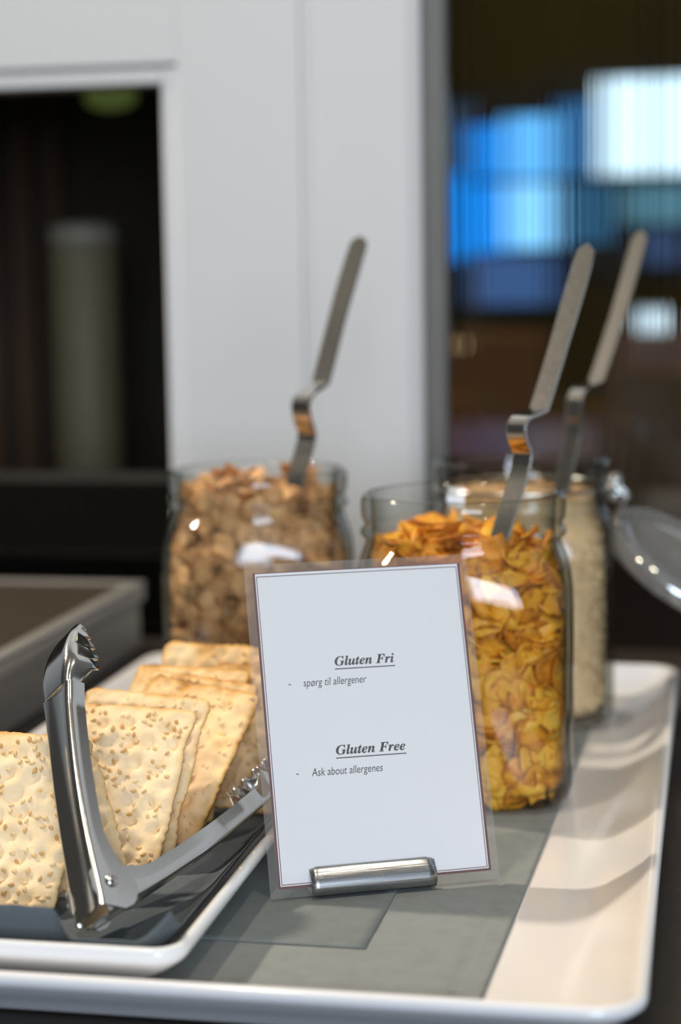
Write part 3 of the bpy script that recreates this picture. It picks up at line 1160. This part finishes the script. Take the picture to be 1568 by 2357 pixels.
def spoon(px, anchor_Y, width, label, side=.62):
    """px: strip centre from the handle tip down to where it enters the cereal"""
    hn = (-_r0 * side - Vector((_f.x, _f.y, 0)).normalized() * math.sqrt(1 - side * side)).normalized()   # broad face looks to camera-left
    wv = Vector((-hn.y, hn.x, 0))
    if wv.dot(_r0) < 0:
        wv = -wv
    A = at_y(px[2][0], px[2][1], anchor_Y)
    pts = [at_plane(x, y, A, wv) for x, y in px]
    path = catmull(pts, 8)
    # cumulative length for the rounded tip
    vs, fs, L = [], [], [0.0]
    for a, b in zip(path, path[1:]):
        L.append(L[-1] + (b - a).length)
    n = len(path)
    prof = []
    for i, p in enumerate(path):
        d = (path[min(n - 1, i + 1)] - path[max(0, i - 1)]).normalized()
        nn = wv.cross(d).normalized()
        l = L[i]
        hw = width / 2
        if l < hw:
            hw = math.sqrt(max(1e-9, hw * hw - (hw - l) ** 2))
            hw = max(hw, .0006)
        elif l < .06:
            hw = width / 2 * (1.0 + .06 * math.sin(PI * l / .06))
        th = .0011
        ring_ = []
        for (s, t) in ((-1, -.55), (-.92, -1), (0, -1), (.92, -1), (1, -.55), (1, .55), (.92, 1), (0, 1), (-.92, 1), (-1, .55)):
            ring_.append(tuple(p + wv * hw * s + nn * th * t))
        prof.append(ring_)
    v_, f_ = loft(prof, True, True, True)
    o = mesh_obj('serving_spoon', v_, f_, M['spoon_steel'], None, True)
    md = o.modifiers.new('edge', 'EDGE_SPLIT')
    md.split_angle = R(24)
    tag(o, label, 'spoon')


spoon([(1354, 562), (1300, 750), (1247, 925), (1236, 945), (1200, 962), (1189, 985), (1193, 1015), (1203, 1045), (1196, 1090), (1168, 1180), (1145, 1260)], 1.031, .0120, 'steel spoon handle standing in the jar of golden cornflakes')
spoon([(830, 545), (785, 700), (744, 860), (734, 885), (706, 905), (693, 930), (697, 965), (707, 1000), (700, 1035), (682, 1100), (674, 1150)], 1.158, .0125, 'steel spoon handle standing in the jar of brown bran flakes', .46)
spoon([(1478, 532), (1428, 710), (1378, 865), (1368, 882), (1338, 895), (1324, 920), (1322, 955), (1322, 985), (1312, 1040), (1298, 1110), (1288, 1160)], 1.237, .0118, 'steel spoon handle standing in the jar of pale oats')

# ------------------------------------------------------------------ sign
S_O, S_YAW, S_LEAN, S_W, S_H = Vector((-.1983, .8068, .0151)), .4337, .3287, .1106, .1565
su = Vector((math.cos(S_YAW), math.sin(S_YAW), 0))
sbk = Vector((-math.sin(S_YAW), math.cos(S_YAW), 0))
sv = Vector((0, 0, 1)) * math.cos(S_LEAN) + sbk * math.sin(S_LEAN)
sn = su.cross(sv)
if sn.dot(CAM - S_O) < 0:
    sn = -sn
SM = Matrix(((su.x, sv.x, sn.x, S_O.x), (su.y, sv.y, sn.y, S_O.y), (su.z, sv.z, sn.z, S_O.z), (0, 0, 0, 1)))
sign = empty('table_sign')
sign.matrix_world = SM
tag(sign, 'laminated white sign reading Gluten Fri and Gluten Free', 'sign')


def uv(x, y):
    q = at_plane(x, y, S_O, sn) - S_O
    return q.dot(su), q.dot(sv)


def flat_round(x0, x1, y0, y1, z0, z1, rad, mat, name, parent):
    a = rrect(x0, x1, y0, y1, rad, z0, 5)
    b = rrect(x0, x1, y0, y1, rad, z1, 5)
    v_, f_ = loft([a, b], True, True, True)
    return mesh_obj(name, v_, f_, mat, parent)


flat_round(0, S_W, 0, S_H, -.00022, .00022, .0012, M['laminate'], 'laminate_film', sign)
PU0, PU1, PV0, PV1 = .0040, .1068, .0042, .1523
paper = box('paper', PU0, PU1, PV0, PV1, -.00008, .00010, M['paper'], sign)


def bar(x0, x1, y0, y1, mat, name, parent=paper):
    return box(name, x0, x1, y0, y1, .000105, .000135, mat, parent)


for (t0, t1, nm) in ((0.0, .00115, 'border_line'), (.00170, .00205, 'thin_border_line')):
    k = t0
    tt = t1 if nm != 'border_line' else t1
    top_t = (t0 + .00040) if nm == 'border_line' else t1
    bar(PU0 + k, PU0 + t1, PV0 + k, PV1 - k, M['border_red'], nm)
    bar(PU1 - t1, PU1 - k, PV0 + k, PV1 - k, M['border_red'], nm)
    bar(PU0 + t1, PU1 - t1, PV0 + k, PV0 + t1, M['border_red'], nm)
    bar(PU0 + t1, PU1 - t1, PV1 - top_t, PV1 - k, M['border_red'], nm)


def bold_italic(s):
    out = ''
    for ch in s:
        if 'A' <= ch <= 'Z':
            out += chr(0x1D468 + ord(ch) - 65)
        elif 'a' <= ch <= 'z':
            out += chr(0x1D482 + ord(ch) - 97)
        else:
            out += ch
    return out


def lettering(text, p_left, p_right, height, mat, shear, name, underline=False, weight=0.0):
    a, b = uv(*p_left), uv(*p_right)
    c = bpy.data.curves.new(name, 'FONT')
    c.body = text
    c.shear = shear
    c.size = 1.0
    c.offset = weight
    c.resolution_u = 4
    o = bpy.data.objects.new(name, c)
    COL.objects.link(o)
    bpy.context.view_layer.update()
    m = bpy.data.meshes.new_from_object(o)
    bpy.data.objects.remove(o)
    xs = [v.co.x for v in m.vertices]
    x0, x1 = min(xs), max(xs)
    L = b[0] - a[0]
    sx = L / (x1 - x0)
    for v in m.vertices:
        v.co = ((v.co.x - x0) * sx, v.co.y * height, 0)
    bm = bmesh.new()
    bm.from_mesh(m)
    if underline:
        z = [bm.verts.new(q) for q in ((-.0002, -.0019, 0), (L + .0002, -.0019, 0), (L + .0002, -.0014, 0), (-.0002, -.0014, 0))]
        bm.faces.new(z)
    r_ = bmesh.ops.extrude_face_region(bm, geom=list(bm.faces))
    bmesh.ops.translate(bm, vec=(0, 0, .00003), verts=[g for g in r_['geom'] if isinstance(g, bmesh.types.BMVert)])
    q = bm_obj(name, bm, mat, paper)
    q.location = (a[0], (a[1] + b[1]) / 2, .000105)
    ang = math.atan2(b[1] - a[1], b[0] - a[0])
    q.rotation_euler.z = ang * .5
    return q


lettering(bold_italic('Gluten Fri'), (771, 1531.5), (908, 1524), .0063, M['ink'], 0, 'heading_text', True, .010)
lettering('spørg til allergener', (699, 1581), (844.5, 1570.5), .0053, M['ink'], .18, 'line_text')
lettering('-', (665, 1582), (670, 1581.6), .0053, M['ink'], .0, 'dash_text')
lettering(bold_italic('Gluten Free'), (774, 1736.5), (934, 1725.5), .0063, M['ink'], 0, 'heading_text', True, .010)
lettering('Ask about allergenes', (718, 1786.5), (882, 1774.5), .0053, M['ink'], .18, 'line_text')
lettering('-', (683, 1788), (688, 1787.6), .0053, M['ink'], .0, 'dash_text')

# steel clip holding the sign
u0, u1 = .0190, .0790
hold = empty('sign_holder')
hold.matrix_world = SM
tag(hold, 'brushed steel clip gripping the bottom edge of the white sign', 'sign holder')
# section in (v along the sign, n in front of it): a lip that hugs the face, bulges and folds under
sec = [(.0128, .0010), (.0119, .0017), (.0100, .0026), (.0078, .0036), (.0056, .0042), (.0034, .0041), (.0014, .0032), (.0001, .0020), (-.0004, .0009)]
rings = []
for i in range(2):
    pass
vs, fs = [], []
nseg = 16
for j in range(nseg + 1):
    u = u0 + (u1 - u0) * j / nseg
    for k, (v, n) in enumerate(sec):
        vv = v
        edge_d = min(u - u0, u1 - u)
        if edge_d < .002 and k < 3:
            vv = v - (.002 - edge_d) * .55
        vs.append((u, vv, n))
m_ = len(sec)
for j in range(nseg):
    for k in range(m_ - 1):
        a = j * m_ + k
        fs.append((a, a + 1, a + m_ + 1, a + m_))
lip = mesh_obj('clip_lip', vs, fs, M['clip_steel'], hold, True)
sd_ = lip.modifiers.new('sheet', 'SOLIDIFY')
sd_.thickness = .0006
sd_.offset = 0
# flat foot behind the sign (world horizontal) and back plate
e_ = []
p0 = SM @ Vector((u0 + .001, .001, -.0012))
p1 = SM @ Vector((u1 - .001, .001, -.0012))
bk = Vector((sbk.x, sbk.y, 0)).normalized()
zf = .0143
c_ = [Vector((p0.x, p0.y, zf)) - bk * .001, Vector((p1.x, p1.y, zf)) - bk * .001, Vector((p1.x, p1.y, zf)) + bk * .040, Vector((p0.x, p0.y, zf)) + bk * .040]
inv = SM.inverted()
vs = [inv @ p for p in c_] + [inv @ (p + Vector((0, 0, .0008))) for p in c_]
mesh_obj('foot_plate', vs, [(3, 2, 1, 0), (4, 5, 6, 7), (0, 1, 5, 4), (1, 2, 6, 5), (2, 3, 7, 6), (3, 0, 4, 7)], M['clip_steel'], hold)
box('back_plate', u0 + .001, u1 - .001, .0005, .014, -.0016, -.0008, M['clip_steel'], hold)


# ------------------------------------------------------------------ crackers
def seed_mesh():
    prof = [(-.00125, .0), (-.0010, .00045), (-.0003, .00078), (.0004, .00070), (.0010, .00032), (.00138, .0)]
    rings = [[(x, r_ * math.cos(2 * PI * k / 6), .62 * r_ * math.sin(2 * PI * k / 6)) for k in range(6)] for x, r_ in prof]
    v_, f_ = loft([[(p[0], p[1], p[2]) for p in rr] for rr in rings])
    m = bpy.data.meshes.new('sesame_seed')
    m.from_pydata(v_, [], f_)
    m.update()
    m.polygons.foreach_set('use_smooth', [True] * len(m.polygons))
    m.materials.append(M['seed'])
    return m


SEED = seed_mesh()


def cracker(label, bottom, lean, yaw, roll, w_, h_, sd, n_seed, single):
    """bottom: (x, y, z) of the bottom-edge centre; lean back, yaw about z, roll in its own plane"""
    rng = random.Random(sd)
    nx, ny = 50, 72
    CRUST = .0 if sd < 5 else .17
    t_ = .0034
    off = Vector((sd * 3.7, sd * 1.9, 0))
    # dimples of the docking roller, staggered rows
    dim = []
    rows = int(h_ / .0100)
    for r_ in range(rows + 1):
        for c_ in range(int(w_ / .0112) + 2):
            dim.append(((c_ + (.5 if r_ % 2 else 0)) * .0112 - w_ / 2 + rng.uniform(-.002, .002), (r_ + .3) * .0100 + rng.uniform(-.0018, .0018), rng.uniform(.35, 1.2), rng.uniform(.0030, .0043)))

    def front(x, y):
        z = .0008 * noise.noise(Vector((x * 150, y * 150, 0)) + off) + .0016 * noise.noise(Vector((x * 55, y * 55, 4)) + off)
        z += .00025 * noise.noise(Vector((x * 600, y * 600, 2)) + off)
        dd = 0
        for dx, dy, dk, dr in dim:
            q = ((x - dx) ** 2 + (y - dy) ** 2) / (dr * dr)
            if q < 4:
                dd += dk * math.exp(-q * 1.3)
        return z - .0027 * min(1.2, dd), dd

    vs, fs, tv = [], [], []
    for side in (0, 1):
        for j in range(ny + 1):
            for i in range(nx + 1):
                s, t = i / nx * 2 - 1, j / ny
                y = t * h_
                # uneven, slightly crumbly outline with rounded corners
                hw = w_ / 2 + .0024 * noise.noise(Vector((y * 55, 1 if s > 0 else 7, sd))) + .0009 * noise.noise(Vector((y * 420, 3 if s > 0 else 9, sd)))
                cr = .004
                dy = min(y, h_ - y)
                if dy < cr:
                    hw -= cr - math.sqrt(max(0, cr * cr - (cr - dy) ** 2))
                x = s * hw
                if j in (0, ny):
                    y += (.0016 * noise.noise(Vector((x * 80, j, sd))) + .0008 * noise.noise(Vector((x * 420, j, sd))))
                ed = min((1 - abs(s)) * hw, dy)
                zf_, dd = front(x, y)
                rnd = max(0, 1 - ed / .0045)
                if side == 0:
                    z = t_ / 2 + zf_ * (1 - rnd) - rnd * rnd * .0014
                else:
                    z = -t_ / 2 - .0006 * noise.noise(Vector((x * 150, y * 150, 11)) + off) * (1 - rnd) + rnd * rnd * .0010
                z += .0045 * noise.noise(Vector((x * 16, y * 16, sd * 2.3)))
                vs.append((x, y, z))
                tval = .10 + .22 * max(0, noise.noise(Vector((x * 70, y * 70, 21)) + off)) + .34 * max(0, 1 - ed / .0035) ** 1.5 + CRUST + .30 * max(0, t - .8) / .2 * (.5 + noise.noise(Vector((x * 60, 5, sd))))
                bl = noise.noise(Vector((x * 260, y * 260, 33)) + off)
                if bl > .42:
                    tval += (bl - .42) * 1.2
                if side == 1:
                    tval += .2
                tv.append(max(0, tval))
    n = (nx + 1) * (ny + 1)
    for j in range(ny):
        for i in range(nx):
            a = j * (nx + 1) + i
            fs.append((a, a + 1, a + nx + 2, a + nx + 1))
            fs.append((n + a, n + a + nx + 1, n + a + nx + 2, n + a + 1))
    edge = [i for i in range(nx + 1)] + [(j + 1) * (nx + 1) - 1 for j in range(1, ny + 1)] + [ny * (nx + 1) + i for i in range(nx - 1, -1, -1)] + [j * (nx + 1) for j in range(ny - 1, 0, -1)]
    for k in range(len(edge)):
        a, b = edge[k], edge[(k + 1) % len(edge)]
        fs.append((b, a, n + a, n + b))
    e = empty('sesame_cracker')
    # local x across, y up the cracker, z out of its face (towards the viewer)
    Rm = Matrix.Rotation(yaw, 4, 'Z') @ Matrix.Rotation(PI / 2 - lean, 4, 'X') @ Matrix.Rotation(roll, 4, 'Z')
    e.matrix_world = Matrix.Translation(Vector(bottom)) @ Rm
    tag(e, label, 'cracker')
    o = mesh_obj('cracker_body', vs, fs, M['cracker'], e, True)
    at = o.data.attributes.new('toast', 'FLOAT', 'POINT')
    at.data.foreach_set('value', tv)
    # sesame seeds
    sv_, sf_ = [], []
    pts = []
    tries = 0
    while len(pts) < n_seed and tries < 5000:
        tries += 1
        x, y = rng.uniform(-w_ / 2 + .003, w_ / 2 - .003), rng.uniform(.003, h_ - .003)
        if noise.noise(Vector((x * 110, y * 110, 50)) + off) < -.22:
            continue
        if any((x - a) ** 2 + (y - b) ** 2 < .0027 ** 2 for a, b in pts):
            continue
        pts.append((x, y))
        zf_, dd = front(x, y)
        zx = (front(x + .0008, y)[0] - front(x - .0008, y)[0]) / .0016
        zy = (front(x, y + .0008)[0] - front(x, y - .0008)[0]) / .0016
        nrm = Vector((-zx, -zy, 1)).normalized()
        S = Matrix.Translation((x, y, t_ / 2 + zf_ + .00022 + .0045 * noise.noise(Vector((x * 16, y * 16, sd * 2.3))))) @ nrm.to_track_quat('Z', 'Y').to_matrix().to_4x4() @ Matrix.Rotation(rng.uniform(0, 2 * PI), 4, 'Z') @ Matrix.Rotation(rng.uniform(-.25, .25), 4, 'Y') @ Matrix.Scale(rng.uniform(1.12, 1.5), 4)
        if single:
            q = bpy.data.objects.new('sesame_seed', SEED)
            q.matrix_local = S
            link(q, e)
        else:
            b = len(sv_)
            sv_ += [tuple(S @ v.co) for v in SEED.vertices]
            sf_ += [tuple(i + b for i in pl.vertices) for pl in SEED.polygons]
    if not single:
        q = mesh_obj('sesame_seeds', sv_, sf_, M['seed'], e, True)
        q['kind'] = 'stuff'
    return e


CZ0 = .0252
cracker('sesame cracker at the front of the dish beside the upright tong arm', (-.3150, .7485, .0255), R(40), R(0), R(-1), .0680, .0840, 1, 135, True)
b2 = at_z(280, 2014, .0345) - Vector((.0165, -.001, .0060))
cracker('narrow tilted sesame cracker showing a strip between the tongs and the broad cracker', b2, R(33), R(12), R(18), .0400, .0730, 2, 40, True)
cracker('broad sesame cracker in full view inside the open V of the tongs', (-.2850, .8130, CZ0 - .001), R(37), R(-8), R(0), .0620, .0840, 3, 125, True)
cracker('sesame cracker directly behind the one framed by the tongs', (-.2850, .8300, CZ0), R(37), R(-8), R(-1), .0640, .0850, 4, 110, False)
cracker('toasted cracker third in the row behind the tongs, jutting out to the right', (-.2800, .8600, CZ0 + .002), R(40), R(-21), R(-3), .0700, .0860, 5, 90, False)
cracker('toasted cracker fourth in the row behind the tongs', (-.2800, .8740, CZ0 + .001), R(39), R(-19), R(-1.5), .0690, .0860, 6, 80, False)
cracker('toasted cracker fifth in the row, low corner showing at its left', (-.2800, .8890, CZ0 + .0015), R(37), R(-14), R(2.5), .0680, .0860, 7, 80, False)
cracker('shaded cracker leaning behind the row next to the sign', (-.2400, .9130, CZ0), R(24), R(-6), R(-3), .0560, .0760, 8, 70, False)
cracker('golden cracker at the back of the dish, the tallest of the row', (-.2640, .9270, CZ0), R(31), R(-5), R(.5), .0700, .0880, 9, 70, False)


# ------------------------------------------------------------------ tongs
def tongs():
    H = at_z(222, 2092, .0360)
    Q1 = at_y(150, 1600, .800)
    Q2 = at_z(566, 1852, .0490)
    d1, d2 = (Q1 - H).normalized(), (Q2 - H).normalized()
    Nv = d2.cross(d1).normalized()
    if Nv.dot(CAM - H) < 0:
        Nv = -Nv
    root = empty('serving_tongs')
    root.location = H
    tag(root, 'open steel serving tongs standing in a V among the crackers', 'tongs')

    def arm(Q, d, other, b, nm):
        L = (Q - H).length
        e_in = (other - d * other.dot(d)).normalized()
        verts, faces = [], []
        ns = 40
        cols = None
        for i in range(ns + 1):
            s = -.004 + (L + .004) * i / ns
            t = max(0, s / L)
            # flange depth: broad plate at the pivot, slim along the arm
            dep = .0098 - .0012 * t
            if s < .036:
                if s > .010:
                    k = ((.036 - s) / .026) ** 1.8
                else:
                    k = math.sqrt(max(0, 1 - ((.010 - s) / .0145) ** 2))
                dep += .0120 * k
            hb = b * (1.0 - .08 * math.sin(PI * min(1, t)))
            if t > .9:
                hb *= 1 + .1 * (t - .9) / .1
            bow = .0022 * math.sin(PI * min(1, t)) * -1
            o_ = -.0055 + bow
            rad = .0022
            sec_ = [(dep, hb), (dep * .5, hb), (rad, hb)]
            for q in range(1, 4):
                a = PI / 2 * q / 4
                sec_.append((rad - rad * math.sin(a), hb - rad + rad * math.cos(a)))
            sec_ += [(0, hb - rad), (.0007, hb * .45), (.0011, 0)]
            full = sec_ + [(x, -y) for x, y in reversed(sec_[:-1])]
            base = H + d * s
            ring_ = [base + e_in * (x + o_) + Nv * y - H for x, y in full]
            cols = len(full)
            verts += ring_
        for i in range(ns):
            for k in range(cols - 1):
                a = i * cols + k
                faces.append((a, a + 1, a + cols + 1, a + cols))
        o = mesh_obj('tong_arm', verts, faces, M['steel'], root, True)
        md = o.modifiers.new('sheet', 'SOLIDIFY')
        md.thickness = .0009
        md.offset = 0
        md = o.modifiers.new('edge', 'EDGE_SPLIT')
        md.split_angle = R(42)
        # scalloped claw: the channel deepens, its edges are cut into scallops and it hooks inwards
        verts, faces = [], []
        nc, nt = 56, 20
        CL = .043
        pos = Vector((0, 0, 0))
        for i in range(nc + 1):
            q = i / nc
            aa = .02 + .78 * q ** 1.3
            if i:
                pos = pos + (d * math.cos(aa) + e_in * math.sin(aa)) * (CL / nc)
            inn = (e_in * math.cos(aa) - d * math.sin(aa))
            up = min(1, q / .30)
            up = up * up * (3 - 2 * up)
            dp = (.0086 + .0062 * up) * (1 - .78 * q ** 2.4)
            hb = b * (.97 + .22 * up) * (1 - .66 * q ** 2.6)
            sc = abs(math.sin((q - .14) * PI * 5.0)) if q > .22 else .5
            for k in range(nt + 1):
                w2 = k / nt * 2 - 1
                ed = max(0, abs(w2) - .45) / .55
                x = dp * ed ** 1.3 + .0042 * (sc - .5) * ed ** 2.2
                y = hb * (min(1, abs(w2) / .60)) ** .8 * (1 if w2 > 0 else -1) * (1 + .20 * up * ed)
                verts.append(Q + pos + inn * (x - .0055) + Nv * y - H)
        for i in range(nc):
            for k in range(nt):
                a = i * (nt + 1) + k
                faces.append((a, a + 1, a + nt + 2, a + nt + 1))
        c_ = mesh_obj('claw', verts, faces, M['steel'], root, True)
        c_['label'] = 'scalloped steel claw end'
        md = c_.modifiers.new('sheet', 'SOLIDIFY')
        md.thickness = .0009
        md.offset = 0
        return e_in

    e1 = arm(Q1, d1, d2, .0098, 'a')
    e2 = arm(Q2, d2, d1, .0088, 'b')
    # rivet through both cheek plates
    rc = at_plane(256, 2027, H + Nv * .0103, Nv)
    rings = []
    a1 = d1
    a2 = Nv.cross(d1)
    for h_, r_ in ((-.0212, .0005), (-.0210, .0022), (-.0200, .0030), (-.0008, .0030), (.0004, .0029), (.0013, .0021), (.0017, .0005)):
        rings.append([rc + Nv * h_ + (a1 * math.cos(2 * PI * k / 20) + a2 * math.sin(2 * PI * k / 20)) * r_ - H for k in range(20)])
    v_, f_ = loft(rings, True, True, True)
    mesh_obj('rivet', v_, f_, M['steel'], root, True)


tongs()

# ------------------------------------------------------------------ crumbs
rng = random.Random(2)
for px, py, z in ((553, 1998, .0355), (585, 1962, .0358)):
    p = at_z(px, py, z)
    bm = bmesh.new()
    bmesh.ops.create_icosphere(bm, subdivisions=1, radius=.0008)
    for v in bm.verts:
        v.co *= rng.uniform(.6, 1.2)
    o = bm_obj('cracker_crumb', bm, M['cracker'], None, False)
    o.location = p
    tag(o, 'tiny orange cracker crumb on the napkin edge at the dish rim', 'crumb', 'crumbs at the dish rim')
